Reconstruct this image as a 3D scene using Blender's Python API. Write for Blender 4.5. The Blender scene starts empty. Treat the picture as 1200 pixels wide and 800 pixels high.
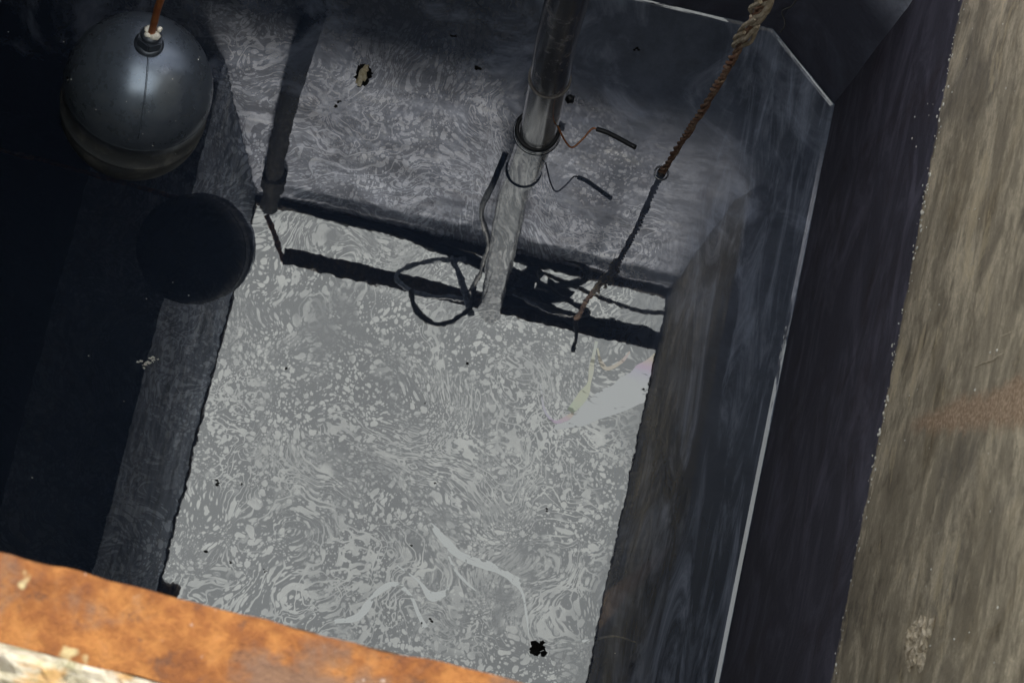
import bpy, bmesh, math, random
from mathutils import Vector, Matrix, noise as mnoise
random.seed(7)
R = math.radians
S = bpy.context.scene
COL = S.collection

# ------------------------------------------------------------------ camera
CAMH = 2.4
cam = bpy.data.cameras.new('camera')
camo = bpy.data.objects.new('camera', cam); COL.objects.link(camo)
MT = Matrix(((0.9742154, -0.2240978, -0.0261638),
             (0.2158344, 0.9594562, -0.1812713),
             (0.0657255, 0.1709502, 0.9830850)))
camo.matrix_world = Matrix.Translation((0, 0, CAMH)) @ MT.to_4x4()
cam.sensor_width = 36; cam.lens = 71.39
cam.clip_start = 0.02; cam.clip_end = 3000
cam.dof.use_dof = True; cam.dof.focus_distance = 2.5; cam.dof.aperture_fstop = 30
S.camera = camo

# ------------------------------------------------------------------ light
SUN_EL, SUN_AZ = 49, 178          # azimuth: where the sun stands, clockwise from +Y
w = bpy.data.worlds.new('World'); S.world = w; w.use_nodes = True
nt = w.node_tree; nt.nodes.clear()
out = nt.nodes.new('ShaderNodeOutputWorld'); bg = nt.nodes.new('ShaderNodeBackground')
sky = nt.nodes.new('ShaderNodeTexSky'); sky.sky_type = 'NISHITA'; sky.sun_disc = False
sky.sun_elevation = R(SUN_EL); sky.sun_rotation = R(SUN_AZ); sky.dust_density = 3
mx = nt.nodes.new('ShaderNodeMix'); mx.data_type = 'RGBA'
tc = nt.nodes.new('ShaderNodeTexCoord'); cn = nt.nodes.new('ShaderNodeTexNoise')
cn.inputs['Scale'].default_value = 1.2; cn.inputs['Detail'].default_value = 5
cr = nt.nodes.new('ShaderNodeValToRGB')     # thin even overcast
cr.color_ramp.elements[0].color = (8.7, 8.95, 8.8, 1); cr.color_ramp.elements[1].color = (9.9, 10.1, 9.9, 1)
nt.links.new(tc.outputs['Generated'], cn.inputs['Vector']); nt.links.new(cn.outputs['Fac'], cr.inputs['Fac'])
mx.inputs[0].default_value = 0.95
nt.links.new(sky.outputs[0], mx.inputs[6]); nt.links.new(cr.outputs[0], mx.inputs[7])
nt.links.new(mx.outputs[2], bg.inputs[0]); bg.inputs[1].default_value = 0.105
nt.links.new(bg.outputs[0], out.inputs[0])
sl = bpy.data.lights.new('sun', 'SUN'); sl.energy = 4.3; sl.angle = R(9); sl.color = (1, .95, .88)
so = bpy.data.objects.new('sun', sl); COL.objects.link(so)
az, el = R(SUN_AZ), R(SUN_EL)
sd = Vector((math.sin(az) * math.cos(el), math.cos(az) * math.cos(el), math.sin(el)))
so.rotation_euler = sd.to_track_quat('Z', 'Y').to_euler()
S.view_settings.view_transform = 'Standard'; S.view_settings.look = 'None'
S.view_settings.exposure = 0.9; S.view_settings.gamma = 1
S.render.engine = 'CYCLES'
S.cycles.max_bounces = 10; S.cycles.glossy_bounces = 5; S.cycles.diffuse_bounces = 5

# ------------------------------------------------------------------ sizes (metres)
XR, XL, YB, YF = .390, -.454, .902, .020
ZT, ZR, ZB = .605, 1.557, .688          # tide mark, rim, underside of the left down-stand

# ------------------------------------------------------------------ node helpers
class NT:
    def __init__(s, name):
        s.m = bpy.data.materials.new(name); s.m.use_nodes = True
        s.t = s.m.node_tree; s.t.nodes.clear()
        s.out = s.t.nodes.new('ShaderNodeOutputMaterial')
    def n(s, kind, **k):
        o = s.t.nodes.new('ShaderNode' + kind)
        for a, b in k.items(): setattr(o, a, b)
        return o
    def put(s, sock, v):
        if v is None: return
        if isinstance(v, bpy.types.NodeSocket): s.t.links.new(v, sock)
        else: sock.default_value = v
    def pos(s, scale=(1, 1, 1), rot=(0, 0, 0), loc=(0, 0, 0), obj=False):
        g = s.n('TexCoord').outputs['Object'] if obj else s.n('NewGeometry').outputs['Position']
        m = s.n('Mapping'); s.put(m.inputs['Vector'], g)
        m.inputs['Scale'].default_value = scale; m.inputs['Rotation'].default_value = rot; m.inputs['Location'].default_value = loc
        return m.outputs[0]
    def noise(s, vec, scale, detail=4, rough=.55, dist=0, color=False):
        o = s.n('TexNoise'); s.put(o.inputs['Vector'], vec)
        s.put(o.inputs['Scale'], scale); o.inputs['Detail'].default_value = detail
        o.inputs['Roughness'].default_value = rough; o.inputs['Distortion'].default_value = dist
        return o.outputs['Color' if color else 'Fac']
    def vor(s, vec, scale, feature='F1', rnd=1):
        o = s.n('TexVoronoi', feature=feature); s.put(o.inputs['Vector'], vec)
        s.put(o.inputs['Scale'], scale); o.inputs['Randomness'].default_value = rnd
        return o
    def math(s, op, a, b=None, c=None, clamp=False):
        o = s.n('Math', operation=op); o.use_clamp = clamp
        s.put(o.inputs[0], a); s.put(o.inputs[1], b); s.put(o.inputs[2], c)
        return o.outputs[0]
    def vm(s, op, a, b=None, scale=None):
        o = s.n('VectorMath', operation=op); s.put(o.inputs[0], a); s.put(o.inputs[1], b)
        if scale is not None: s.put(o.inputs['Scale'], scale)
        return o.outputs['Value'] if op in ('LENGTH', 'DISTANCE', 'DOT_PRODUCT') else o.outputs[0]
    def step(s, v, a, b, c=0., d=1.):
        o = s.n('MapRange', interpolation_type='SMOOTHSTEP'); s.put(o.inputs[0], v)
        for i, q in enumerate((a, b, c, d)): s.put(o.inputs[i + 1], q)
        return o.outputs[0]
    def mix(s, f, a, b, mode='MIX'):
        o = s.n('Mix', data_type='RGBA', blend_type=mode)
        s.put(o.inputs[0], f)
        for i, v in ((6, a), (7, b)):
            if isinstance(v, tuple) and len(v) == 3: v = v + (1,)
            s.put(o.inputs[i], v)
        return o.outputs[2]
    def ramp(s, v, *stops):
        o = s.n('ValToRGB'); s.put(o.inputs[0], v); e = o.color_ramp.elements
        while len(e) < len(stops): e.new(.5)
        for i, (p, c) in enumerate(stops):
            e[i].position = p; e[i].color = tuple(c) + (1,)
        return o.outputs[0]
    def sep(s, v):
        o = s.n('SeparateXYZ'); s.put(o.inputs[0], v); return o.outputs
    def bump(s, h, strength=.5, dist=.01):
        o = s.n('Bump'); s.put(o.inputs['Height'], h)
        o.inputs['Strength'].default_value = strength; o.inputs['Distance'].default_value = dist
        return o.outputs[0]
    def pbr(s, color, rough=.8, metal=0., normal=None, spec=.5, coat=0):
        o = s.n('BsdfPrincipled')
        if isinstance(color, tuple) and len(color) == 3: color = color + (1,)
        s.put(o.inputs['Base Color'], color); s.put(o.inputs['Roughness'], rough)
        s.put(o.inputs['Metallic'], metal); s.put(o.inputs['Normal'], normal)
        o.inputs['Specular IOR Level'].default_value = spec; o.inputs['Coat Weight'].default_value = coat
        s.t.links.new(o.outputs[0], s.out.inputs[0]); return s.m

# ------------------------------------------------------------------ materials
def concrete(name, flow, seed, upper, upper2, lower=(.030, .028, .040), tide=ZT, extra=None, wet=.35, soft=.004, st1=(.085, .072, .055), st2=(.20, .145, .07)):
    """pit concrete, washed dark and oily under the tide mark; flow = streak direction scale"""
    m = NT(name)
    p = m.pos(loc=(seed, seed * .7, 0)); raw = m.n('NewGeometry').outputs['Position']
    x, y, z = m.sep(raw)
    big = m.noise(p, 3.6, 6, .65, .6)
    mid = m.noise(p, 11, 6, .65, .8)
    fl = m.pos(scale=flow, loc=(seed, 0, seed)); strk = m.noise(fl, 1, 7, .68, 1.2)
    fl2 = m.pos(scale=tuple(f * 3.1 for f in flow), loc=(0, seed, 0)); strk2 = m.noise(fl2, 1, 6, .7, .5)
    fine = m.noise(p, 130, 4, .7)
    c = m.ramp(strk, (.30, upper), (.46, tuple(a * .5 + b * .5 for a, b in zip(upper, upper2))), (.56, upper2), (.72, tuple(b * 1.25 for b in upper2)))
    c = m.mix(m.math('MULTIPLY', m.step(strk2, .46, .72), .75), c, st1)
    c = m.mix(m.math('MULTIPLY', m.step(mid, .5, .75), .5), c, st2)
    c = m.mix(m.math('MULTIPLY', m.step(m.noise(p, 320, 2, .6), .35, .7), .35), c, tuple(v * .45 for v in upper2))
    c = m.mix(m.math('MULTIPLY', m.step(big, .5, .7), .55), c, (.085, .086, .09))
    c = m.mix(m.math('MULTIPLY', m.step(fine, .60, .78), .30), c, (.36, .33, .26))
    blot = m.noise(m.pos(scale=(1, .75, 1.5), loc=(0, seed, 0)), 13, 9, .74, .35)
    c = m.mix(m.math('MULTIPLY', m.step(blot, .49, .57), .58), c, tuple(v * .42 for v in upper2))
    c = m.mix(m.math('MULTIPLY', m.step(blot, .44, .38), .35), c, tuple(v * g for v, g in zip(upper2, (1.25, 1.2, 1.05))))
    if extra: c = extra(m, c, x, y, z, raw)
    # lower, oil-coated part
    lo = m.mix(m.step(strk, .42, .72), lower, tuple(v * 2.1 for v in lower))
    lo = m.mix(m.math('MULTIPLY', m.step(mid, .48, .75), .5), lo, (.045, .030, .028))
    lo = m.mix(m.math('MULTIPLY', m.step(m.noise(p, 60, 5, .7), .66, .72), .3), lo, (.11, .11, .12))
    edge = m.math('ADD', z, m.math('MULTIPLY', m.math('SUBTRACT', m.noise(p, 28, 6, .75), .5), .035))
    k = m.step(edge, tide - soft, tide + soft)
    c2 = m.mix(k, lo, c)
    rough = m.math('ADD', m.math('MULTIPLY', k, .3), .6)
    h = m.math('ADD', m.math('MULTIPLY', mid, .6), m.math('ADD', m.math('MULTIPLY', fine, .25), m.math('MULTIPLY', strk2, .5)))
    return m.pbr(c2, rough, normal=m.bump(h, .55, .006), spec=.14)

def right_extra(m, c, x, y, z, raw):
    # sandy stain band and cement smear on the right wall, scratches
    q = m.math('SUBTRACT', z, m.math('ADD', .70, m.math('MULTIPLY', m.math('SUBTRACT', y, .322), 0)))
    n1 = m.noise(raw, 30, 5, .7)
    yy = m.math('ADD', y, m.math('MULTIPLY', m.math('SUBTRACT', n1, .5), .03))
    zz = m.math('SUBTRACT', z, .66)
    half = m.math('ADD', .006, m.math('MULTIPLY', m.math('MAXIMUM', zz, 0), .04))
    ctr = m.math('SUBTRACT', .322, m.math('MULTIPLY', zz, .085))
    d = m.math('ABSOLUTE', m.math('SUBTRACT', yy, ctr))
    # upper part near the front painted dark blue to darken its mirror image
    shd = m.math('ADD', m.math('SUBTRACT', z, m.math('MULTIPLY', y, .35)), m.math('MULTIPLY', m.math('SUBTRACT', m.noise(raw, 5, 6, .65), .5), .5))
    c = m.mix(m.math('MULTIPLY', m.step(shd, 1.13, 1.32), .72), c, (.070, .075, .095))
    band = m.math('MULTIPLY', m.step(d, m.math('ADD', half, .004), m.math('SUBTRACT', half, .010)), m.step(m.math('ADD', z, m.math('MULTIPLY', m.math('SUBTRACT', m.noise(raw, 22, 5, .7), .5), .16)), .68, .80))
    c = m.mix(m.math('MULTIPLY', band, .85), c, m.mix(m.step(m.noise(raw, 300, 3, .7), .4, .65), (.36, .24, .15), (.66, .48, .34)))
    return c
M_RIGHT = concrete('concrete_right', (3, 7.5, 13), 3, (.23, .195, .145), (.66, .565, .41), lower=(.080, .076, .098), extra=right_extra)
M_BACK = concrete('concrete_back', (5, 5, 2.0), 9, (.40, .43, .52), (.64, .68, .80), lower=(.10, .105, .14), tide=.31, wet=.35, soft=.06, st1=(.20, .205, .25), st2=(.24, .22, .22))
M_LEFT = concrete('concrete_left', (3, 3, 4), 15, (.38, .42, .50), (.52, .57, .66), tide=ZB - .1)
M_FRONT = concrete('concrete_front', (5, 5, 2), 21, (.2, .2, .19), (.3, .3, .28))
M_DARK = concrete('concrete_chamber', (3, 3, 2), 31, (.008, .008, .009), (.014, .014, .015), lower=(.006, .006, .008), st1=(.006, .006, .006), st2=(.006, .006, .006))  # the chamber's shade is put into the colour: concrete painted nearly black

def rust_mat(name, dark=False, seed=0):
    m = NT(name); p = m.pos(loc=(seed, 0, 0))
    a = m.noise(p, 48, 9, .74, .1); b = m.noise(p, 75, 6, .75); g = m.noise(p, 15, 5, .65)
    if dark:
        c = m.ramp(a, (.35, (.010, .009, .010)), (.55, (.05, .034, .02)), (.70, (.16, .10, .05)))
    else:
        c = m.ramp(a, (.30, (.10, .034, .016)), (.46, (.19, .068, .018)), (.60, (.30, .125, .034)), (.75, (.25, .11, .045)))
        c = m.mix(m.math('MULTIPLY', m.step(g, .47, .58), .75), c, (.13, .085, .062))
        c = m.mix(m.math('MULTIPLY', m.step(b, .56, .66), .8), c, (.10, .045, .025))
        c = m.mix(m.math('MULTIPLY', m.step(m.noise(p, 120, 3), .68, .74), .9), c, (.55, .42, .35))
        c = m.mix(m.math('MULTIPLY', m.step(m.noise(p, 38, 3), .68, .74), .6), c, (.6, .55, .3))
    h = m.math('ADD', a, m.math('MULTIPLY', b, .5))
    return m.pbr(c, .85, normal=m.bump(h, 1., .006), spec=.25)
M_RUST = rust_mat('rusty_steel'); M_RUSTD = rust_mat('dark_steel', True, 4)

def simple(name, c, rough=.6, metal=0, c2=None, scale=60, bump=0, spec=.5, coat=0):
    m = NT(name)
    n = m.noise(m.pos(), scale, 5, .65)
    col = m.mix(m.step(n, .4, .65), c, c2 or tuple(v * 1.5 for v in c))
    return m.pbr(col, rough, metal, m.bump(n, bump, .002) if bump else None, spec, coat)
M_RUBBER = simple('black_rubber', (.008, .009, .011), .45)
M_GREYCAB = simple('grey_cable', (.10, .12, .15), .5, c2=(.22, .25, .30))
M_COPPER = simple('copper', (.30, .095, .030), .45, .35, (.42, .16, .05), 90)
M_SEAL = simple('white_sealant', (.80, .77, .66), .8, bump=.3)
M_NUT = simple('dark_nut', (.05, .06, .075), .3, .3, spec=.7)
M_WIRE = simple('pale_wire', (.13, .12, .11), .6)
M_ROPE = simple('rust_rope', (.18, .085, .05), .9, c2=(.32, .22, .15), scale=80, bump=.5)
M_FRAY = simple('frayed_rope', (.26, .21, .14), .95, c2=(.42, .36, .27), scale=120, bump=.5)
M_LEAF = simple('dry_leaf', (.40, .33, .20), .8, c2=(.62, .56, .42), scale=140, bump=.4)
M_CLUMP = simple('wet_black_clump', (.004, .004, .004), .9, c2=(.010, .010, .009), spec=.1)
M_CHIP = simple('white_chip', (.62, .60, .54), .8)
M_MORTAR = simple('mortar', (.40, .33, .23), .95, c2=(.66, .57, .43), scale=160, bump=.8)
M_SPOT = simple('brown_knob', (.05, .035, .025), .7, c2=(.16, .10, .06))

def float_mat():
    m = NT('float_plastic'); p = m.pos(obj=True); x, y, z = m.sep(p)
    n = m.noise(p, 45, 5, .65); f = m.noise(p, 240, 3, .7)
    c = m.mix(m.step(n, .42, .7), (.17, .205, .25), (.23, .27, .32))
    dirt = m.math('MULTIPLY', m.step(m.math('ADD', z, m.math('MULTIPLY', m.math('SUBTRACT', n, .5), .03)), .026, .002), m.step(n, .15, .55, .7, 1))
    scr = m.noise(m.pos(scale=(9, 9, 60), obj=True), 1, 6, .7, 1.)
    c = m.mix(m.math('MULTIPLY', m.step(scr, .52, .70), .35), c, (.26, .25, .22))
    c = m.mix(m.math('MULTIPLY', dirt, .85), c, m.mix(m.step(n, .5, .66), (.040, .040, .034), (.12, .115, .095)))
    c = m.mix(m.math('MULTIPLY', m.step(f, .70, .76), m.step(n, .5, .7)), c, (.30, .30, .26))
    r = m.math('ADD', .21, m.math('MULTIPLY', n, .14))
    return m.pbr(c, m.math('ADD', r, m.math('MULTIPLY', dirt, .35)), m.math('SUBTRACT', .66, m.math('MULTIPLY', dirt, .55)), normal=m.bump(f, .12, .0006), spec=.75)
M_FLOAT = float_mat()

def pipe_mat():
    m = NT('steel_pipe'); p = m.pos(scale=(60, 60, 3)); n = m.noise(p, 1, 6, .65, .4); q = m.noise(m.pos(), 35, 5, .7)
    c = m.mix(m.step(n, .42, .60), (.22, .217, .23), (.44, .43, .43))
    c = m.mix(m.math('MULTIPLY', m.step(q, .60, .70), .6), c, (.25, .15, .10))
    return m.pbr(c, .17, m.math('SUBTRACT', .95, m.step(q, .52, .64, 0, .5)), m.bump(n, .12, .001))
M_PIPE = pipe_mat()

# --- the oil film: a mirror whose strength changes with the film, stirred by real eddies
VORT = [(-.02, .52, .16, 3.2), (.12, .30, .11, -3.4), (-.22, .42, .10, 3.8), (-.14, .20, .10, -3.0),
        (.02, .12, .09, 3.4), (.20, .50, .10, 3.0), (-.10, .64, .10, -3.6), (-.33, .36, .07, 5.0),
        (.02, .78, .14, 3.5), (-.22, .80, .13, -3.2), (-.36, .58, .08, 4.0), (.06, .40, .06, -5),
        (-.05, .33, .07, 5.0), (.16, .16, .05, 4), (.14, .62, .08, -4), (-.17, .53, .05, 5)]
def film_nodes(m):
    raw = m.n('NewGeometry').outputs['Position']
    v = raw
    for (cx, cy, r, a) in VORT:
        d = m.vm('DISTANCE', raw, (cx, cy, 0))
        g = m.math('POWER', 2.718, m.math('MULTIPLY', m.math('MULTIPLY', d, d), -1 / (r * r)))
        o = m.n('VectorRotate', rotation_type='Z_AXIS'); m.put(o.inputs['Vector'], v)
        o.inputs['Center'].default_value = (cx, cy, 0); m.put(o.inputs['Angle'], m.math('MULTIPLY', g, a * .34))
        v = o.outputs[0]
    def warp(vec, src, scale, amp, det=2):
        c = m.noise(src, scale, det, .5, 0, True)
        return m.vm('ADD', vec, m.vm('SCALE', m.vm('SUBTRACT', c, (.5, .5, .5)), None, amp))
    soft = warp(warp(raw, raw, 9, .05), raw, 28, .016)         # barely stirred: rounded drops
    hard = warp(warp(warp(v, raw, 4.2, .30, 1), raw, 13, .11, 1), raw, 34, .022)           # strongly stirred: pulled-out drops
    def drops(vec, scale, r0, r1, k=.05):
        o = m.vor(vec, scale); rr = m.sep(o.outputs['Color'])[0]
        rr = m.math('ADD', r0, m.math('MULTIPLY', m.math('POWER', rr, 1.3), r1 - r0))
        return m.math('DIVIDE', m.math('SUBTRACT', rr, o.outputs['Distance']), k, clamp=True)
    def layers(vec, spec):
        tot = None
        for sc, r0, r1, k, o in spec:
            d = drops(m.vm('ADD', vec, o), sc * 1.22, r0, r1 * .96, k)
            tot = d if tot is None else m.math('MAXIMUM', tot, d)
        return tot
    fat = warp(soft, raw, 70, .007)
    a_ = layers(fat, ((58, .02, .42, .05, (0, 0, 0)), (86, .14, .46, .06, (3.3, 1.7, 0)), (112, .16, .46, .08, (1.3, 4.7, 0)), (170, .16, .46, .10, (6.3, 2.7, 0)), (260, .1, .44, .16, (2.3, 7.7, 0))))
    b_ = layers(hard, ((46, .10, .52, .05, (0, 2, 0)), (74, .16, .50, .08, (5.1, 2.2, 0)), (118, .16, .50, .10, (8.1, 3.2, 0)), (190, .14, .46, .14, (3.1, 6.2, 0))))
    sw = m.noise(hard, 12, 3, .5, .8)
    fr = m.math('FRACT', m.math('MULTIPLY', sw, 11))
    bands = m.math('MULTIPLY', m.step(fr, .30, .36), m.step(fr, .62, .56))
    fine = m.step(m.noise(hard, 105, 4, .6, 1.2), .49, .54)
    zone = m.step(m.noise(raw, 5.2, 2), .44, .56)
    zone2 = m.step(m.noise(m.vm('ADD', v, (7, 3, 0)), 8, 3), .50, .57)
    zone3 = m.step(m.noise(m.vm('ADD', raw, (2, 9, 0)), 6, 2), .52, .62)
    a, b = a_, b_
    f = m.math('ADD', m.math('MULTIPLY', a, m.math('SUBTRACT', 1, zone)), m.math('MULTIPLY', b, zone))
    f = m.math('MAXIMUM', f, m.math('MULTIPLY', m.math('MULTIPLY', bands, zone2), .9))
    f = m.math('MAXIMUM', f, m.math('MULTIPLY', m.math('MULTIPLY', fine, zone3), .6))
    sw2 = m.noise(m.vm('ADD', hard, (1.7, 4.1, 0)), 7, 2, .5, .5)
    fil = m.math('ABSOLUTE', m.math('SUBTRACT', m.math('FRACT', m.math('MULTIPLY', sw2, 22)), .5))
    fil = m.math('MULTIPLY', m.step(fil, .09, .05), m.step(m.noise(m.vm('ADD', v, (3, 3, 0)), 6, 3), .46, .56))
    f = m.math('MAXIMUM', f, fil)
    f = m.math('MULTIPLY', f, m.step(m.noise(raw, 18, 4, .7), .28, .64, .62, 1.0))
    gap = m.step(m.noise(m.vm('ADD', hard, (9, 1, 0)), 4.5, 4, .6), .34, .40, .25, 1.)
    f = m.math('MULTIPLY', f, gap)
    x, y, z = m.sep(raw)
    # the film thins out towards the right-hand wall
    edge = m.math('ADD', x, m.math('MULTIPLY', m.math('SUBTRACT', m.noise(raw, 6, 4), .5), .12))
    keep = m.step(edge, .27, .19)
    corner = m.math('ADD', m.math('MULTIPLY', m.math('SUBTRACT', x, .09), 1.0), m.math('MULTIPLY', m.math('SUBTRACT', y, .74), 1.0))
    keep = m.math('MULTIPLY', keep, m.step(m.math('ADD', corner, m.math('MULTIPLY', m.math('SUBTRACT', m.noise(raw, 7, 4), .5), .2)), .08, .0, .25, 1.))
    return m.math('MULTIPLY', f, keep), raw, hard
LOW, HIGH = .104, .222
def film_material(name, mode='water'):
    m = NT(name)
    f, raw, hard = film_nodes(m) if mode == 'water' else (1., m.n('NewGeometry').outputs['Position'], None)
    tint = (.965, .99, 1.0)
    if mode == 'water':
        fac = m.math('ADD', LOW, m.math('MULTIPLY', f, HIGH - LOW))
        fac = m.math('MULTIPLY', fac, m.step(m.noise(raw, 3, 3), .3, .7, .92, 1.08))
        col = m.mix(f, (.97, .985, .985), (1.0, 1.0, .965))
    elif mode == 'streak':
        hole = m.noise(m.pos(scale=(1, 1, 1)), 55, 3, .6, 1.2)
        fac = m.math('SUBTRACT', HIGH, m.math('MULTIPLY', m.step(hole, .56, .60), .10)); col = (.98, 1.0, .985, 1)
    elif mode == 'rainbow':
        hole = m.noise(m.pos(scale=(30, 75, 1), rot=(0, 0, R(-32))), 1, 4, .6, .8)
        fac = m.math('SUBTRACT', HIGH - .020, m.math('MULTIPLY', m.step(hole, .60, .63), .10))
        uv = m.n('TexCoord').outputs['UV']; u = m.sep(uv)[0]
        u = m.math('ADD', u, m.math('MULTIPLY', m.math('SUBTRACT', m.noise(raw, 60, 3), .5), .25))
        col = m.ramp(u, (.05, (.97, .985, .985)), (.22, (.92, .89, 1.0)), (.34, (.97, .80, .96)), (.46, (1., .87, .78)), (.58, (1.0, .95, .78)), (.72, (.89, .99, .80)), (.86, (1., .98, .80)), (1., (.96, .99, .93)))
    h = m.noise(raw, 46, 2, .45)
    h2 = m.noise(raw, 5, 2, .5)
    nrm = m.bump(m.math('ADD', m.math('MULTIPLY', h, .05), m.math('MULTIPLY', h2, .25)), 1., .0005)
    g = m.n('BsdfGlossy'); m.put(g.inputs['Roughness'], .012); m.put(g.inputs['Normal'], nrm); m.put(g.inputs['Color'], col)
    d = m.n('BsdfDiffuse'); d.inputs['Color'].default_value = (.021, .030, .049, 1)
    if mode == 'water':     # scum veils along the right-hand wall; farther back, reflected light painted as pale colour
        x, y, z = m.sep(raw)
        st = m.noise(m.pos(scale=(34, 4.5, 1), rot=(0, 0, R(4))), 1, 7, .68, 1.6)
        sc = m.noise(raw, 9, 7, .62, 1.4)
        vk = m.step(m.math('ADD', x, m.math('MULTIPLY', m.math('SUBTRACT', sc, .5), .2)), .20, .30)
        top_ = m.step(m.math('ADD', y, m.math('MULTIPLY', m.math('SUBTRACT', sc, .5), .3)), .62, .74)
        veil = m.math('ADD', m.math('MULTIPLY', m.math('MULTIPLY', m.step(st, .44, .76), vk), .50), m.math('MULTIPLY', m.math('MULTIPLY', m.step(sc, .45, .75), top_), m.step(x, -.25, .10, .35, .5)))
        veil = m.math('ADD', veil, m.math('MULTIPLY', m.math('MULTIPLY', m.step(m.math('ADD', m.math('MULTIPLY', y, .8), x), .50, .80), m.step(m.noise(raw, 14, 8, .72), .28, .72, .4, 1.4)), .15))
        m.put(d.inputs['Color'], m.mix(veil, (.021, .030, .049), (.38, .43, .55)))
    ms = m.n('MixShader'); m.put(ms.inputs[0], fac)
    m.t.links.new(d.outputs[0], ms.inputs[1]); m.t.links.new(g.outputs[0], ms.inputs[2])
    m.t.links.new(ms.outputs[0], m.out.inputs[0])
    return m.m
M_WATER = film_material('oily_water'); M_STREAK = film_material('oil_streak', 'streak'); M_RAIN = film_material('oil_sheen', 'rainbow')

def ground_mat():
    m = NT('ground_concrete'); p = m.pos()
    o = m.vor(p, 70); n = m.noise(p, 30, 6, .7); b = m.noise(p, .8, 4)
    c = m.ramp(n, (.35, (.13, .12, .09)), (.55, (.34, .32, .25)), (.70, (.5, .48, .41)))
    c = m.mix(m.math('MULTIPLY', m.step(b, .4, .65), .3), c, (.30, .27, .2))
    return m.pbr(c, .95, normal=m.bump(n, .8, .006), spec=.2)
M_GROUND = ground_mat()
M_PEB = simple('pebbles', (.34, .30, .22), .9, c2=(.75, .70, .60), scale=40, bump=.4)

# ------------------------------------------------------------------ mesh helpers
def link(name, bm, mat, parent=None, smooth=False):
    me = bpy.data.meshes.new(name)
    bmesh.ops.recalc_face_normals(bm, faces=bm.faces)
    bm.to_mesh(me); bm.free()
    if smooth:
        for f in me.polygons: f.use_smooth = True
    me.materials.append(mat)
    o = bpy.data.objects.new(name, me); COL.objects.link(o)
    if parent: o.parent = parent
    return o
def tag(o, label, cat, group=None):
    o['label'] = label; o['category'] = cat
    if group: o['group'] = group
    return o
def struct(o): o['kind'] = 'structure'; return o
def empty(name, loc, label, cat, group=None):
    o = bpy.data.objects.new(name, None); COL.objects.link(o); o.location = loc; o.empty_display_size = .05
    return tag(o, label, cat, group)
def put(o, root):                      # parent while the mesh stays where it was built
    o.parent = root; o.matrix_parent_inverse = Matrix.Translation(-root.location); return o
def box(bm, x0, x1, y0, y1, z0, z1, bev=0):
    r = bmesh.ops.create_cube(bm, size=1)
    for v in r['verts']:
        v.co = Vector(((x0 + x1) / 2 + v.co.x * (x1 - x0), (y0 + y1) / 2 + v.co.y * (y1 - y0), (z0 + z1) / 2 + v.co.z * (z1 - z0)))
    if bev:
        es = {e for v in r['verts'] for e in v.link_edges}
        bmesh.ops.bevel(bm, geom=list(es), offset=bev, segments=2, affect='EDGES')
def rough_box(x0, x1, y0, y1, z0, z1, cell, amp, freq=40):
    """box with finely cut faces, its surface pushed in and out so that its edges run uneven"""
    bm = bmesh.new()
    box(bm, x0, x1, y0, y1, z0, z1)
    for ax, (a, b) in enumerate(((x0, x1), (y0, y1), (z0, z1))):
        n = max(1, min(160, int((b - a) / cell)))
        for i in range(1, n):
            co = [0, 0, 0]; co[ax] = a + (b - a) * i / n; no = [0, 0, 0]; no[ax] = 1
            bmesh.ops.bisect_plane(bm, geom=bm.verts[:] + bm.edges[:] + bm.faces[:], plane_co=co, plane_no=no)
    for v in bm.verts:
        p = v.co * freq
        v.co += Vector((mnoise.noise(p), mnoise.noise(p + Vector((9, 1, 4))), mnoise.noise(p + Vector((3, 7, 2))))) * amp
    return bm
def crm(pts, n=8):
    P = [Vector(p) for p in pts]; P = [P[0] * 2 - P[1]] + P + [P[-1] * 2 - P[-2]]; out = []
    for i in range(1, len(P) - 2):
        for k in range(n):
            t = k / n; a, b, c, d = P[i - 1:i + 3]
            out.append(.5 * ((2 * b) + (-a + c) * t + (2 * a - 5 * b + 4 * c - d) * t * t + (-a + 3 * b - 3 * c + d) * t ** 3))
    out.append(P[-2]); return out
def tube(bm, pts, r, seg=10, sm=8, jit=0):
    path = crm(pts, sm) if sm else [Vector(p) for p in pts]
    rings = []; up = Vector((.31, .17, .93)).normalized()
    L = len(path)
    for i, p in enumerate(path):
        t = (path[min(i + 1, L - 1)] - path[max(i - 1, 0)]).normalized()
        a = t.cross(up)
        if a.length < .05: a = t.cross(Vector((1, 0, 0)))
        a.normalize(); b = t.cross(a).normalized()
        rr = r(i / (L - 1)) if callable(r) else r
        if jit: rr *= 1 + random.uniform(-jit, jit)
        rings.append([bm.verts.new(p + (a * math.cos(q) + b * math.sin(q)) * rr) for q in [2 * math.pi * k / seg for k in range(seg)]])
    for A, B in zip(rings, rings[1:]):
        for k in range(seg): bm.faces.new((A[k], A[(k + 1) % seg], B[(k + 1) % seg], B[k]))
    bm.faces.new(rings[0][::-1]); bm.faces.new(rings[-1])
def lump(bm, c, r, sx=1, sy=1, sz=1, sub=2, amp=.35, freq=2.2):
    o = bmesh.ops.create_icosphere(bm, subdivisions=sub, radius=1)
    s = Vector((random.random(), random.random(), random.random())) * 50
    for v in o['verts']:
        k = 1 + amp * mnoise.noise(v.co * freq + s) * 1.6
        v.co = Vector(c) + Vector((v.co.x * sx, v.co.y * sy, v.co.z * sz)) * r * k

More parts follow.
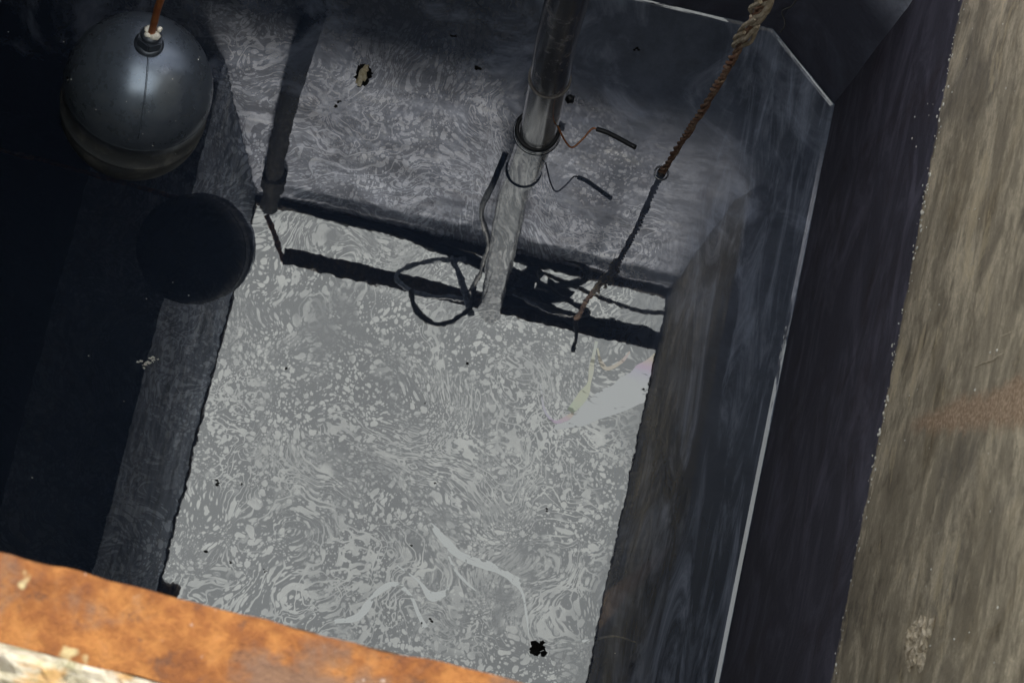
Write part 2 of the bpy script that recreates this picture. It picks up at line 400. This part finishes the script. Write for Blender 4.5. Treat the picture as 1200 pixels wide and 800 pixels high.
# ------------------------------------------------------------------ setting
# water sheet with a curled-up oily edge along the walls it touches
def water():
    bm = bmesh.new()
    prof = [(0, 0)]; ang = [8, 9.5, 11, 12.5, 14, 16, 18, 35, 60]; wid = [.0007] * 7 + [.0006, .0004]
    for a, d in zip(ang, wid): prof.append((prof[-1][0] + d, prof[-1][1] + d * math.tan(R(a))))
    tot = prof[-1][0]
    wall = [(XR, YF - .6), (XR, .8241), (.2956, YB), (-2.6, YB)]        # line of contact
    # inward offsets of that line
    def off(d):
        res = []
        n = []
        for a, b in zip(wall, wall[1:]):
            t = (Vector(b) - Vector(a)).normalized(); n.append(Vector((-t.y, t.x)))
        for i, p in enumerate(wall):
            if i == 0: q = Vector(p) + n[0] * d
            elif i == len(wall) - 1: q = Vector(p) + n[-1] * d
            else:
                m = (n[i - 1] + n[i]).normalized(); q = Vector(p) + m * d / m.dot(n[i])
            res.append(q)
        return res
    rows = []
    for x, z in prof:
        line = off(tot - x)
        # cut long runs so that the edge can wander and change width
        row = []
        for a, b in zip(line, line[1:]):
            N = max(1, int((b - a).length / .02))
            for k in range(N): row.append(a.lerp(b, k / N))
        row.append(line[-1])
        rows.append([(q, z) for q in row])
    base = off(0); wpath = []
    for a, b in zip(base, base[1:]):
        N = max(1, int((b - a).length / .02))
        for k in range(N): wpath.append(a.lerp(b, k / N))
    wpath.append(base[-1])
    VV = []
    n = min(len(r) for r in rows)
    for r in rows:
        vr = []
        for i in range(n):
            q, z = r[i]
            u = i / (n - 1)
            nn = mnoise.noise(Vector((q.x, q.y, 0)) * 16); kk = 1 + .22 * nn
            if mnoise.noise(Vector((q.x + 5, q.y, 0)) * 9) > .42: kk = .25
            vr.append(bm.verts.new((q.x, q.y, z * kk)))
        VV.append(vr)
    for A, B in zip(VV, VV[1:]):
        for i in range(n - 1): bm.faces.new((A[i], A[i + 1], B[i + 1], B[i]))
    # flat sheet
    A = VV[0]; far = bm.verts.new((-2.6, YF - .6, 0))
    bm.faces.new(list(A) + [far])
    return struct(link('water', bm, M_WATER))
W = water()

# ground round the opening
def ground():
    bm = bmesh.new(); B = 400; x0, x1, y0, y1 = XL - .05, XR + .05, YF - .034, YB + .05
    xs = [-B, -20, -1.2, x0, x1, 1.2, 20, B]; ys = [-B, -20, -1.2, y0, y1, 1.9, 20, B]
    vs = [[bm.verts.new((x, y, ZR - .004)) for y in ys] for x in xs]
    for i in range(7):
        for j in range(7):
            if xs[i] == x0 and ys[j] == y0: continue
            bm.faces.new((vs[i][j], vs[i + 1][j], vs[i + 1][j + 1], vs[i][j + 1]))
    return struct(link('ground', bm, M_GROUND))
ground()

# walls of the pit
bm = rough_box(XR, XR + .25, YF - .4, YB + .25, -.5, ZR - .01, .05, .0015, 9)
tag(link('pit_wall', bm, M_RIGHT), 'tall brown grey concrete side wall with black oily band down to the white waterline', 'wall')
bm = rough_box(XL - .14, XR, YB, YB + .25, -.5, ZR - .01, .05, .0015, 9)
back = tag(link('pit_wall', bm, M_BACK), 'dark oily end wall of the pit behind the pipe and rope', 'wall')
bm = bmesh.new()            # sloping haunch in the corner, dying out upwards
a0, a1, a2 = (.2956, YB, -.1), (XR, .8241, -.1), (XR, YB, -.1)
vs = [bm.verts.new(v) for v in (a0, a1, a2, (.30, YB, .35), (XR, .828, .35), (XR, YB, .35), (XR - .003, YB, .8), (XR, YB - .003, .8), (XR, YB, .8))]
for f in ((0, 1, 4, 3), (3, 4, 7, 6), (6, 7, 8), (1, 2, 5, 4), (0, 3, 5, 2), (4, 5, 8, 7), (3, 6, 8, 5), (0, 2, 1)): bm.faces.new([vs[i] for i in f])
for v in bm.verts: v.co += Vector((.001, .001, 0))
put(link('haunch', bm, M_BACK), back)
bm = rough_box(XL - .16, XL, YF - .02, YB - .004, ZB, ZR - .01, .012, .0035, 55)
tag(link('pit_wall', bm, M_LEFT), 'grey down-stand wall seen only as a dull strip in the water left of the bright reflection', 'wall')
bm = rough_box(XL, XR, YF - .25, YF - .004, -.5, ZR - .01, .05, .001, 9)
tag(link('pit_wall', bm, M_FRONT), 'concrete wall under the orange rusty edge in the foreground', 'wall')
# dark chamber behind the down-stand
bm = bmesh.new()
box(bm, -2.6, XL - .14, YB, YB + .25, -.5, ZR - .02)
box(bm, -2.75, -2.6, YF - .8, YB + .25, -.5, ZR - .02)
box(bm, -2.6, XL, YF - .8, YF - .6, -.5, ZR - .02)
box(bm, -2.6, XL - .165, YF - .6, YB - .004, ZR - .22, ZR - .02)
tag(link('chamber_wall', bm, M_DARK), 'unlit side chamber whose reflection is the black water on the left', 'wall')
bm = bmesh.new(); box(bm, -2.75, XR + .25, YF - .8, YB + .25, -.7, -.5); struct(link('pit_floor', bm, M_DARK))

# ------------------------------------------------------------------ steel frame of the opening
fr = empty('opening_frame', (0, YF, ZR), 'orange rusty steel edge of the pit opening, out of focus in the near foreground', 'steel frame')
bm = rough_box(XL - .03, XR + .03, YF - .034, YF, ZR - .03, ZR + .003, .006, .0018, 60)
for v in bm.verts: v.co.y -= v.co.x * .024 + .0018          # the edge is bent a little out of square
put(link('flange', bm, M_RUST), fr)
put(link('flange', rough_box(XL - .03, XR + .06, YB - .016, YB + .03, ZR - .012, ZR + .003, .012, .002, 60), M_RUSTD), fr)
put(link('flange', rough_box(XL - .03, XL + .004, YF + .002, YB - .018, ZR - .012, ZR + .003, .012, .004, 70), M_RUSTD), fr)
put(link('flange', rough_box(XR - .002, XR + .05, YF + .002, YB - .018, ZR - .012, ZR + .003, .012, .0016, 70), M_RUSTD), fr)

# steel angle lying across the back of the opening
br = empty('steel_angle', (0, .79, ZR), 'dark steel angle crossing the opening, seen mirrored as the black bar above the bright water', 'steel bar')
put(link('web', rough_box(-.373, .42, .806, .811, ZR - .002, ZR + .045, .015, .0015, 50), M_RUST), br)
put(link('leg_plate', rough_box(-.373, .42, .777, .812, ZR - .006, ZR - .002, .012, .002, 50), M_RUSTD), br)
bm = bmesh.new(); tube(bm, [(-.425, .868, ZR), (-.372, .784, ZR)], .006, 6, 0); put(link('end_bar', bm, M_RUST), br)
bm = bmesh.new(); tube(bm, [(.10, .885, ZR + .01), (.22, .868, ZR + .01), (.32, .85, ZR + .008), (.425, .862, ZR + .01)], .004, 6); put(link('tie_rod', bm, M_RUSTD), br)
# dark bundle of sacking/plates hung between bar and wall
bm = bmesh.new()
for i in range(13):
    lump(bm, (random.uniform(.08, .20), random.uniform(.80, .872), ZR + random.uniform(0, .03)), random.uniform(.014, .028), 1.3, .8, .5, 2, .5)
tag(link('cable_bundle', bm, M_RUBBER), 'black heap of cable wedged behind the steel angle beside the pipe', 'cable')

# ------------------------------------------------------------------ pipe
pr = empty('steel_pipe', (.0395, .703, 0), 'shiny upright steel pipe standing in the oily water', 'pipe')
pp = [(.040, .703, -.3), (.0385, .703, 0), (.035, .708, .2), (.031, .727, .4), (.040, .757, 1.0), (.050, .785, 1.60)]
bm = bmesh.new(); tube(bm, pp, .0225, 40, 10); put(link('tube', bm, M_PIPE, smooth=True), pr)
def ring(bm, c, ax, R1, r, a0=0, a1=2 * math.pi, n=40, seg=8):
    ax = Vector(ax).normalized(); u = ax.orthogonal().normalized(); v = ax.cross(u)
    tube(bm, [Vector(c) + (u * math.cos(t) + v * math.sin(t)) * R1 for t in [a0 + (a1 - a0) * k / n for k in range(n + 1)]], r, seg, 0)
bm = bmesh.new(); ring(bm, (.0348, .7085, .205), (0, -.06, 1), .0235, .0012); put(link('band', bm, M_WIRE, smooth=True), pr)
bm = bmesh.new()
for rr, zz, tt in ((.0252, .002, .0026),): ring(bm, (.0375, .706, zz), (0, 0, 1), rr, tt)
put(link('collar', bm, M_RUBBER, smooth=True), pr)
bm = bmesh.new(); ring(bm, (.0378, .7035, .001), (0, 0, 1), .0285, .0012); put(link('scum_ring', bm, M_STREAK, smooth=True), pr)
bm = bmesh.new(); lump(bm, (.066, .735, .06), .008, .7, .7, 1.1); put(link('lug', bm, M_RUBBER, smooth=True), pr)

# sensor lead sticking out of the pipe just above the water
sr = empty('sensor_lead', (.05, .69, .1), 'thin copper wire ending in a black sleeve beside the foot of the pipe', 'wire')
bm = bmesh.new(); tube(bm, [(.058, .692, .085), (.070, .672, .10), (.080, .664, .106), (.090, .676, .110), (.098, .690, .112), (.106, .690, .112)], .0011, 8); put(link('wire', bm, M_COPPER, smooth=True), sr)
bm = bmesh.new(); tube(bm, [(.103, .6905, .112), (.118, .688, .115), (.1515, .676, .124)], .0029, 10); put(link('sleeve', bm, M_RUBBER, smooth=True), sr)

# ------------------------------------------------------------------ rope
rp = empty('rope', (.1973, .6885, 0), 'rust stained twisted rope hanging into the water right of the pipe', 'rope')
def rp_at(z): return Vector((.1973 + .004 * math.sin(z * 5) + .010 * z, .6885 + .002 * math.sin(z * 9) + (.11 * max(0, z - .6)), z))
bm = bmesh.new()
for s in range(3):
    pts = []
    for k in range(372):
        z = -.02 + k * .00405; c = rp_at(z); q = z * 125 + s * 2.094 + 1.2 * math.sin(z * 31); a = .0024 + .0008 * math.sin(z * 70 + s)
        pts.append(c + Vector((math.cos(q) * a, math.sin(q) * a, 0)))
    tube(bm, pts, .0020, 6, 0, .10)
put(link('strand', bm, M_ROPE, smooth=True), rp)
bm = bmesh.new()
for k in range(30):
    z = random.uniform(.50, .80); c = rp_at(z); q = random.uniform(0, 6.28)
    tube(bm, [c + Vector((math.cos(q) * .005, math.sin(q) * .005, 0)), c + Vector((math.cos(q + .6) * .0085, math.sin(q + .6) * .0085, .02)), c + Vector((math.cos(q + 1.4) * .006, math.sin(q + 1.4) * .006, .05))], .0022, 5, 4)
put(link('frayed_fibre', bm, M_FRAY), rp)
bm = bmesh.new(); lump(bm, rp_at(.006), .0062, 1, 1, .7); put(link('knot', bm, M_RUBBER), rp)
bm = bmesh.new(); ring(bm, (.1973, .6885, .0008), (0, 0, 1), .0085, .0011, n=20); put(link('scum_ring', bm, M_STREAK, smooth=True), rp)

# ------------------------------------------------------------------ float
ax_c = Vector((.279, .429, .819)).normalized(); ax = (MT @ ax_c).normalized()
FR = .0752
fc = Vector((-.379, .537, .360))
fe = empty('float_ball', fc, 'large black plastic float hanging from an orange rod over dark water', 'float')
fe.rotation_mode = 'QUATERNION'; fe.rotation_quaternion = ax.to_track_quat('Z', 'X')
def lathe(prof, seg=64):
    bm = bmesh.new(); rows = []
    for r, z in prof:
        rows.append([bm.verts.new((r * math.cos(t), r * math.sin(t), z)) for t in [2 * math.pi * k / seg for k in range(seg)]] if r > 1e-5 else [bm.verts.new((0, 0, z))])
    for A, B in zip(rows, rows[1:]):
        for k in range(seg):
            f = [A[k % len(A)], A[(k + 1) % len(A)], B[(k + 1) % len(B)], B[k % len(B)]]
            f = list(dict.fromkeys(f))
            if len(f) > 2: bm.faces.new(f)
    return bm
h = .021; prof = []
for k in range(0, 25): t = math.pi / 2 * k / 24; prof.append((FR * math.sin(t), h + FR * math.cos(t)))
for zz, dr in ((h - .0015, 0), (h - .002, -.0002), (h - .003, .0004), (h - .0045, .0004), (h - .005, 0)): prof.append((FR + dr, zz))
for zz, dr in ((-h + .004, 0), (-h + .0035, .0006), (-h + .002, .0006), (-h + .001, -.0003)): prof.append((FR + dr, zz))
for k in range(0, 25): t = math.pi / 2 * k / 24; prof.append((max(0, FR * math.cos(t)), -h - FR * math.sin(t)))
link('body', lathe(prof), M_FLOAT, fe, True)
bm = bmesh.new()             # moulding seam over the crown
sq = inv @ Vector((0, 0, 0)) if 0 else None
sm = (ax.to_track_quat('Z', 'X').inverted() @ (MT @ Vector((-.02, -1, .25)))); sa = math.atan2(sm.y, sm.x)
pts = [(math.cos(sa) * (FR + .0001) * math.sin(t), math.sin(sa) * (FR + .0001) * math.sin(t), h + (FR + .0001) * math.cos(t)) for t in [R(8 + k * 2) for k in range(36)]]
tube(bm, pts, .0009, 6, 0); link('seam', bm, M_FLOAT, fe, True)
bm = bmesh.new()
r = bmesh.ops.create_cone(bm, cap_ends=True, segments=6, radius1=.0135, radius2=.0135, depth=.012)
for v in bm.verts: v.co.z += h + FR + .009
bmesh.ops.bevel(bm, geom=bm.edges[:], offset=.0012, segments=2, affect='EDGES')
nut = link('nut', bm, M_NUT, fe)
link('washer', lathe([(.0, h + FR - .003), (.0145, h + FR - .002), (.0148, h + FR + .0015), (.012, h + FR + .0035), (0, h + FR + .0035)], 40), M_NUT, fe, True)
link('collar', lathe([(.0, h + FR + .015), (.0105, h + FR + .015), (.0100, h + FR + .019), (0, h + FR + .019)], 32), M_NUT, fe, True)
bm = bmesh.new()
for k in range(12):
    q = random.uniform(0, 6.28); lump(bm, (math.cos(q) * .005, math.sin(q) * .005, h + FR + .0195), random.uniform(.003, .0048), 1, 1, .8, 2)
lump(bm, (-.006, .004, h + FR + .024), .003); lump(bm, (-.0145, -.006, h + FR - .003), .0035, 1.6, 1, .5); lump(bm, (-.018, -.002, h + FR - .004), .0022, 2.2, .7, .4)
link('sealant', bm, M_SEAL, fe, True)
inv = (Matrix.Translation(fc) @ ax.to_track_quat('Z', 'X').to_matrix().to_4x4()).inverted()
top_w = fc + ax * .20
arm = [(0, 0, h + FR), (0, 0, .15), (0, 0, .19)] + [tuple(inv @ (top_w + Vector(q))) for q in ((-.01, .025, .022), (-.06, .04, .032), (-.20, .05, .04), (-.45, .06, .05))]
bm = bmesh.new(); tube(bm, arm, .0036, 14); link('rod', bm, M_COPPER, fe, True)
for k in range(34):          # specks of scale on the shell
    th = R(random.uniform(15, 95)); q = sa + R(random.uniform(-110, 110))
    p = Vector((math.sin(th) * math.cos(q), math.sin(th) * math.sin(q), math.cos(th))) * FR; p.z += h if p.z > 0 else 0
    bm = bmesh.new(); lump(bm, p, random.choice((.0003, .0004, .0005, .0008)), 1, 1, .5, 1)
    link('scale_speck', bm, M_CHIP, fe)

# ------------------------------------------------------------------ cables round the steel angle (height of the rim)
def cable(name, pts, r, mat, label, z=ZR, cat='cable'):
    bm = bmesh.new(); tube(bm, [(p[0], p[1], p[2] if len(p) > 2 else z) for p in pts], r, 8); return tag(link(name, bm, mat, smooth=True), label, cat)
cam_inv = MT.transposed()
def mir(u, v, z):             # plan position, at height z, of what the water mirrors there
    d = MT @ Vector(((u - 600) / 2379.8, -(v - 400) / 2379.8, -1)); t = (-z - CAMH) / d.z
    return (d.x * t, d.y * t, z)
def top(u, v, z=0.):
    d = MT @ Vector(((u - 600) / 2379.8, -(v - 400) / 2379.8, -1)); t = (z - CAMH) / d.z
    return (d.x * t, d.y * t, z)
cable('cable_loop', [mir(*p, 1.50) for p in ((545, 304), (505, 306), (474, 314), (464, 325), (474, 338), (500, 346), (545, 350))], .0046, M_GREYCAB, 'grey cable loop round the steel angle left of the pipe')
cable('cable_loop', [mir(*p, 1.47) for p in ((482, 340), (484, 358), (498, 374), (516, 380), (535, 374), (550, 360), (556, 335))], .0060, M_RUBBER, 'small black cable loop hanging lowest under the steel angle')
cable('cable_loop', [mir(*p, 1.50) for p in ((575, 296), (610, 290), (650, 297), (680, 310), (691, 322), (680, 331), (650, 335))], .0062, M_RUBBER, 'wide black cable loop right of the pipe near the back wall')
cable('cable_bundle', [mir(*p, 1.49) for p in ((528, 300), (540, 325), (547, 350), (552, 372))], .007, M_GREYCAB, 'pale grey strands tied beside the top of the pipe')
cable('cable', [mir(592, 180, .46), mir(578, 215, .5), mir(564, 248, .7), mir(572, 285, .95), mir(562, 320, 1.3), mir(548, 345, 1.55)], .0048, M_RUBBER, 'black cable running up along the left side of the pipe')
cable('cable', [mir(*p, 1.52) for p in ((600, 346), (622, 355), (645, 366), (670, 372))], .0022, M_GREYCAB, 'thin pale wire lying on the black heap')
cable('cable', [mir(*p, 1.50) for p in ((673, 372), (676, 390), (671, 412))], .004, M_RUBBER, 'frayed black cable end dangling from the steel angle')
cable('hose', [(-.421, .882, 1.53), (-.402, .882, 1.30), (-.396, .882, 1.22), (-.37, .882, .95), (-.345, .884, .72), (-.318, .884, .50), (-.29, .884, .28)], lambda u: .019 - .003 * u + (.006 if .12 < u < .26 else 0), M_CLUMP, 'thick black hose running down the end wall near its left corner', cat='hose')
# pale wire on the end wall
cable('hanging_wire', [(.298, .897, .16), (.300, .896, .11), (.292, .895, .085), (.300, .894, .06), (.304, .893, .04), (.303, .892, .022)], .0009, M_WIRE, 'fine pale wire dangling on the dark end wall right of the rope', cat='wire')

# dark knob on the front left of the rim
bm = bmesh.new(); lump(bm, (-.436, .104, ZR + .0), .021, 1.1, .9, .8, 3, .25)
tag(link('rusty_knob', bm, M_SPOT), 'dark rusty knob at the corner where bright reflection meets the orange edge', 'knob')

cable('cable', [(.05, .800, ZR - .012), (.12, .806, ZR - .018), (.22, .800, ZR - .014), (.32, .805, ZR - .016), (.418, .802, ZR - .012)], lambda u: .012 + .002 * math.sin(u * 40), M_CLUMP, 'thick tarry cable tied along the right half of the steel angle')
cable('cable', [(-.40, .892, ZR - .02), (-.28, .885, ZR - .025), (-.16, .888, ZR - .02), (-.10, .880, ZR - .02), (-.03, .872, ZR - .01), (.03, .865, ZR)], lambda u: .006 + .008 * u, M_CLUMP, 'tarry cable lying along the back edge of the opening left of the pipe')
cable('cable_loop', [(.06, .87, ZR - .03), (.13, .85, ZR - .04), (.20, .83, ZR - .02), (.24, .815, ZR - .03), (.20, .80, ZR - .04), (.10, .815, ZR - .03)], .005, M_RUBBER, 'narrow black cable loop tangled in the heap beside the pipe')

# ------------------------------------------------------------------ mortar and scale on the right wall
def onwall(u, v, x=XR):
    d = MT @ Vector(((u - 600) / 2379.8, -(v - 400) / 2379.8, -1)); t = x / d.x
    return Vector((x, d.y * t, CAMH + d.z * t))
bm = bmesh.new()
c = onwall(1075, 755)
for k in range(60):
    lump(bm, c + Vector((.001, random.gauss(0, .010), random.gauss(0, .014))), random.uniform(.003, .008), .45, 1, 1, 2, .6)
tag(link('mortar_lump', bm, M_MORTAR), 'rough pale mortar lump stuck low on the brown concrete wall', 'mortar')
bm = bmesh.new(); y0, y1 = .02, .88
for k in range(190):
    y = random.uniform(y0, y1); z = ZT + random.gauss(.004, .006)
    lump(bm, (XR - .0005, y, z), random.choice((.0006, .0008, .001, .0016)), .6, 1.2, 1.2, 1)
for k in range(60):
    p = onwall(random.uniform(1060, 1200), random.uniform(0, 800)); lump(bm, p, random.uniform(.0005, .0014), .5, 1, 1, 1)
o = link('scale_flakes', bm, M_CHIP); o['kind'] = 'stuff'; tag(o, 'tiny pale flakes of scale along the tide mark', 'scale')
bm = bmesh.new()
for a, b in (((1088, 438), (1130, 424)), ((1142, 430), (1192, 407)), ((1172, 394), (1195, 384))):
    A, Bp = onwall(*a), onwall(*b); tube(bm, [A.lerp(Bp, t) + Vector((.0006, random.gauss(0, .0006), 0)) for t in (0, .2, .4, .6, .8, 1)], lambda u: .0011 * (1 - .5 * abs(2 * u - 1)), 6, 4, .25)
tag(link('mortar_ridge', bm, M_MORTAR), 'thin raised mortar scratches above the sandy stain on the wall', 'mortar')

# ------------------------------------------------------------------ things afloat
bm = bmesh.new(); p = Vector(top(425, 88))
for dx, dy, s in ((0, 0, 1), (.002, .008, .7), (-.002, -.008, .8), (.003, -.003, .6)): lump(bm, p + Vector((dx, dy, .002)), .007 * s, .7, 1.1, .35, 2, .5)
tag(link('dry_leaf', bm, M_LEAF), 'curled beige leaf scrap floating on dark water left of the pipe', 'leaf')
bm = bmesh.new()
for dx, dy, q in ((0, -.001, 1), (.004, .005, .7), (-.003, .007, .6), (.005, -.006, .5)): lump(bm, Vector(top(425, 88, .0004)) + Vector((dx, dy, 0)), .0085 * q, .9, 1.15, .10, 3, .6, 3)
tag(link('bark_scrap', bm, M_CLUMP), 'wet black scraps clinging round the beige leaf', 'debris')
bm = bmesh.new()
for k in range(20):
    lump(bm, top(629 + random.gauss(0, 4.2), 760 + random.gauss(0, 3.6), .001), random.uniform(.0018, .0042), 1, 1, .4, 2, .6)
tag(link('black_clump', bm, M_CLUMP), 'jagged black clump afloat near the lower edge of bright oily water', 'debris')
def speck(u, v, s, mat, label, n=3):
    bm = bmesh.new()
    for k in range(n): lump(bm, top(u + random.gauss(0, s * .5), v + random.gauss(0, s * .5), .0006), s * .0006, 1.2, .8, .4, 1, .6)
    return tag(link('floating_crumb', bm, mat), label, 'debris', 'dark crumbs on the bright film' if mat is M_CLUMP else 'pale crumbs on the dark water')
for u, v, s, l in (
        (255, 566, 3, 'upper dark crumb close to the left edge of the bright water'), (241, 647, 3, 'dark crumb nearest the lower left corner of the bright water'),
        (270, 659, 1.8, 'smaller dark crumb just right of the one at the lower left corner'), (310, 668, 1.6, 'faint dark crumb lowest on the left above the orange edge'),
        (283, 567, 1.3, 'tiny dark dot right of the upper left crumb'), (549, 426, 2.2, 'small dark crumb straight below the foot of the mirrored pipe'),
        (506, 726, 2.6, 'smudgy dark crumb right of the arched oil streak'), (494, 729, 1.6, 'dark dot at the right tip of the arched oil streak'),
        (640, 597, 2, 'dark dot in the right half above the forked oil streak'), (754, 457, 1.8, 'dark dot inside the smooth rainbow edged oil patch'),
        (394, 126, 3, 'dark crumb below and left of the beige leaf'), (397, 119, 2, 'small dark crumb just under the beige leaf'),
        (335, 432, 2, 'dark dot in the upper left of the bright water'), (498, 472, 1, 'minute dark dot in the upper middle of the bright water'),
        (482, 640, 1.4, 'dark dot left of the forked oil streak'), (510, 566, 1.4, 'dark dot above the start of the forked oil streak'),
        (560, 80, 4, 'dark flake on the grey water left of the steel pipe'), (533, 42, 3, 'uppermost dark flake left of the steel pipe'),
        (746, 58, 3, 'dark flake on the grey water between steel pipe and rope')):
    speck(u, v, s, M_CLUMP, l)
for u, v, s, l in (
        (173, 350, 1.5, 'pale crumb left of the top of the grey strip'), (222, 348, 1.5, 'pale crumb under the mirrored float'),
        (104, 417, 1.5, 'lone pale crumb amid the black water'), (37, 559, 1.6, 'lowest pale crumb on the black water above the orange edge'),
        (203, 331, 1.2, 'faint pale crumb inside the mirrored float'), (75, 50, 1.3, 'pale crumb left of the black float'),
        (9, 38, 1.3, 'pale crumb in the top left corner'), (145, 470, 1, 'pale crumb beside the grey strip at mid height'),
        (720, 764, 1.2, 'pale crumb right of the bright water near the bottom')):
    speck(u, v, s, M_CHIP, l, 1)
bm = bmesh.new()
for k in range(22):
    t = random.random(); lump(bm, top(163 + 24 * t + random.gauss(0, 1.5), 428 - 10 * t + random.gauss(0, 2.2), .0008), random.uniform(.0006, .0019), 1.3, .8, .5, 1, .6)
tag(link('scum_crumbs', bm, M_CHIP), 'little cluster of pale scum where grey strip meets black water', 'debris')

# oil streaks drawn out on the surface
def ribbon(pts, widths, z, mat, name, label, uvs=None):
    P = crm([Vector(top(u, v)) for u, v in pts], 8); n = len(P)
    W_ = crm([Vector((w_, 0, 0)) for w_ in widths], 8)
    bm = bmesh.new(); L = []
    uvl = bm.loops.layers.uv.new('UVMap')
    for i, p in enumerate(P):
        t = (P[min(i + 1, n - 1)] - P[max(i - 1, 0)]).normalized(); s = Vector((-t.y, t.x, 0)) * max(.0002, W_[i].x * .00036)
        s *= 1 + .5 * mnoise.noise(p * 70)
        L.append((bm.verts.new((p.x + s.x, p.y + s.y, z)), bm.verts.new((p.x - s.x, p.y - s.y, z))))
    for i in range(n - 1):
        f = bm.faces.new((L[i][0], L[i][1], L[i + 1][1], L[i + 1][0]))
        for lp, q in zip(f.loops, (i, i, i + 1, i + 1)):
            q = q / (n - 1); lp[uvl].uv = ((uvs[0] + (uvs[1] - uvs[0]) * q) if uvs else 0, 0)
    return tag(link(name, bm, mat), label, 'oil')
Z1 = .0004
ribbon([(505, 613), (520, 632), (545, 655), (585, 670), (610, 690), (617, 722), (620, 748)], [3, 14, 9, 7, 5, 3, 1], Z1, M_STREAK, 'oil_streak', 'long forked pale oil streak ending above the black clump')
ribbon([(524, 640), (550, 652), (580, 664), (604, 680), (610, 684)], [3, 5, 9, 14, 4], Z1 * 1.5, M_STREAK, 'oil_streak', 'broad pale upper prong of the forked oil streak')
ribbon([(524, 646), (532, 665), (546, 682), (558, 692)], [3, 4, 5, 2], Z1 * 1.7, M_STREAK, 'oil_streak', 'short lower prong of the forked oil streak')
ribbon([(392, 728), (420, 722), (440, 696), (462, 684), (480, 696), (490, 718), (498, 735)], [6, 14, 9, 10, 6, 6, 10], Z1, M_STREAK, 'oil_streak', 'arched pale oil streak just above the orange edge')
ribbon([(465, 662), (490, 680), (505, 698), (520, 695), (526, 688)], [2, 4, 12, 14, 4], Z1, M_STREAK, 'oil_streak', 'hooked pale oil streak left of the forked one')
ribbon([(668, 352 + 400), (690, 764 - 14), (720, 745), (745, 752)], [1, 4, 3, 2], Z1 * 1.3, M_STREAK, 'oil_streak', 'thin pale oil streak running right from the black clump')
def patch(outline, z, mat, name, label, uvf):
    bm = bmesh.new(); uvl = bm.loops.layers.uv.new('UVMap')
    P = crm([Vector(top(u, v)) for u, v in outline + [outline[0]]], 6)[:-1]
    vs = [bm.verts.new((p.x, p.y, z)) for p in P]
    f = bm.faces.new(vs); bmesh.ops.triangulate(bm, faces=[f])
    bmesh.ops.subdivide_edges(bm, edges=bm.edges[:], cuts=2)
    for f in bm.faces:
        for lp in f.loops: lp[uvl].uv = (uvf(lp.vert.co.x, lp.vert.co.y), 0)
    return tag(link(name, bm, mat), label, 'oil')
xa, ya, _ = top(770, 425); xb, yb, _ = top(765, 450)
patch([(768, 413), (757, 422), (746, 428), (738, 437), (727, 442), (718, 451), (708, 455), (698, 461), (690, 469), (682, 473), (676, 484), (665, 489), (653, 496), (650, 503), (668, 501), (684, 499), (700, 492), (716, 487), (733, 481), (748, 474), (758, 468), (765, 440)], Z1, M_RAIN, 'oil_sheen',
      'smooth pale oil patch with rainbow corner at the right edge of the bright water', lambda x, y: max(0, min(.62, .04 + (y - top(757, 450)[1]) * 14 + max(0, (top(690, 450)[0] - x)) * 9)))
ribbon([(699, 400), (694, 425), (690, 450), (680, 468), (668, 482)], [6, 7, 9, 17, 9], Z1 * 2, M_RAIN, 'oil_sheen', 'yellow green ribbon of oil sheen below the steel angle', (.97, .74))
ribbon([(700, 408), (704, 424), (712, 432), (728, 424), (738, 412)], [4, 6, 7, 6, 3], Z1 * 2.4, M_RAIN, 'oil_sheen', 'small orange hooked ribbon of oil sheen beside the yellow one', (.62, .42))
ribbon([(633, 450), (638, 480), (650, 494), (664, 490), (672, 484)], [3, 4, 5, 7, 4], Z1 * 2.8, M_RAIN, 'oil_sheen', 'faint peach curl of oil sheen at the left tip of the patch', (.05, .52))

# ------------------------------------------------------------------ flaky crust by the near edge
bm = bmesh.new(); NX, NY = 230, 60; g = []
for i in range(NX):
    g.append([])
    for j in range(NY):
        x = -.36 + .62 * i / (NX - 1); y = YF - .0365 - x * .024 - .16 * j / (NY - 1) * 1.0
        q = Vector((x * 30, y * 75, 0)); e = min(1, j / 3)
        hz = abs(mnoise.fractal(q, .8, 2.1, 6)) * .011 + .003 * mnoise.noise(q * .3)
        g[-1].append(bm.verts.new((x + .002 * mnoise.noise(q * 2), y + .0035 * mnoise.noise(q + Vector((4, 4, 4))) * (1 if j else .4), ZR - .003 + max(-.001, hz) * (.3 + .7 * e))))
for i in range(NX - 1):
    for j in range(NY - 1): bm.faces.new((g[i][j], g[i + 1][j], g[i + 1][j + 1], g[i][j + 1]))
m = NT('flaky_crust'); p = m.pos(scale=(1, 2.2, 1)); n1 = m.noise(p, 45, 8, .75, .8); n2 = m.noise(p, 28, 4, .6)
c = m.ramp(n1, (.32, (.05, .045, .035)), (.43, (.28, .25, .17)), (.52, (.42, .39, .31)), (.68, (.55, .52, .45)))
c = m.mix(m.math('MULTIPLY', m.step(n2, .54, .64), .8), c, (.45, .26, .09))
c = m.mix(m.math('MULTIPLY', m.step(m.noise(p, 17, 4), .55, .62), .5), c, (.26, .28, .14))
o = link('crust', bm, m.pbr(c, .9, normal=m.bump(n1, 1., .004), spec=.2)); o['kind'] = 'stuff'; tag(o, 'pale flaky lichen crust beside the orange rusty edge in the near corner', 'crust')
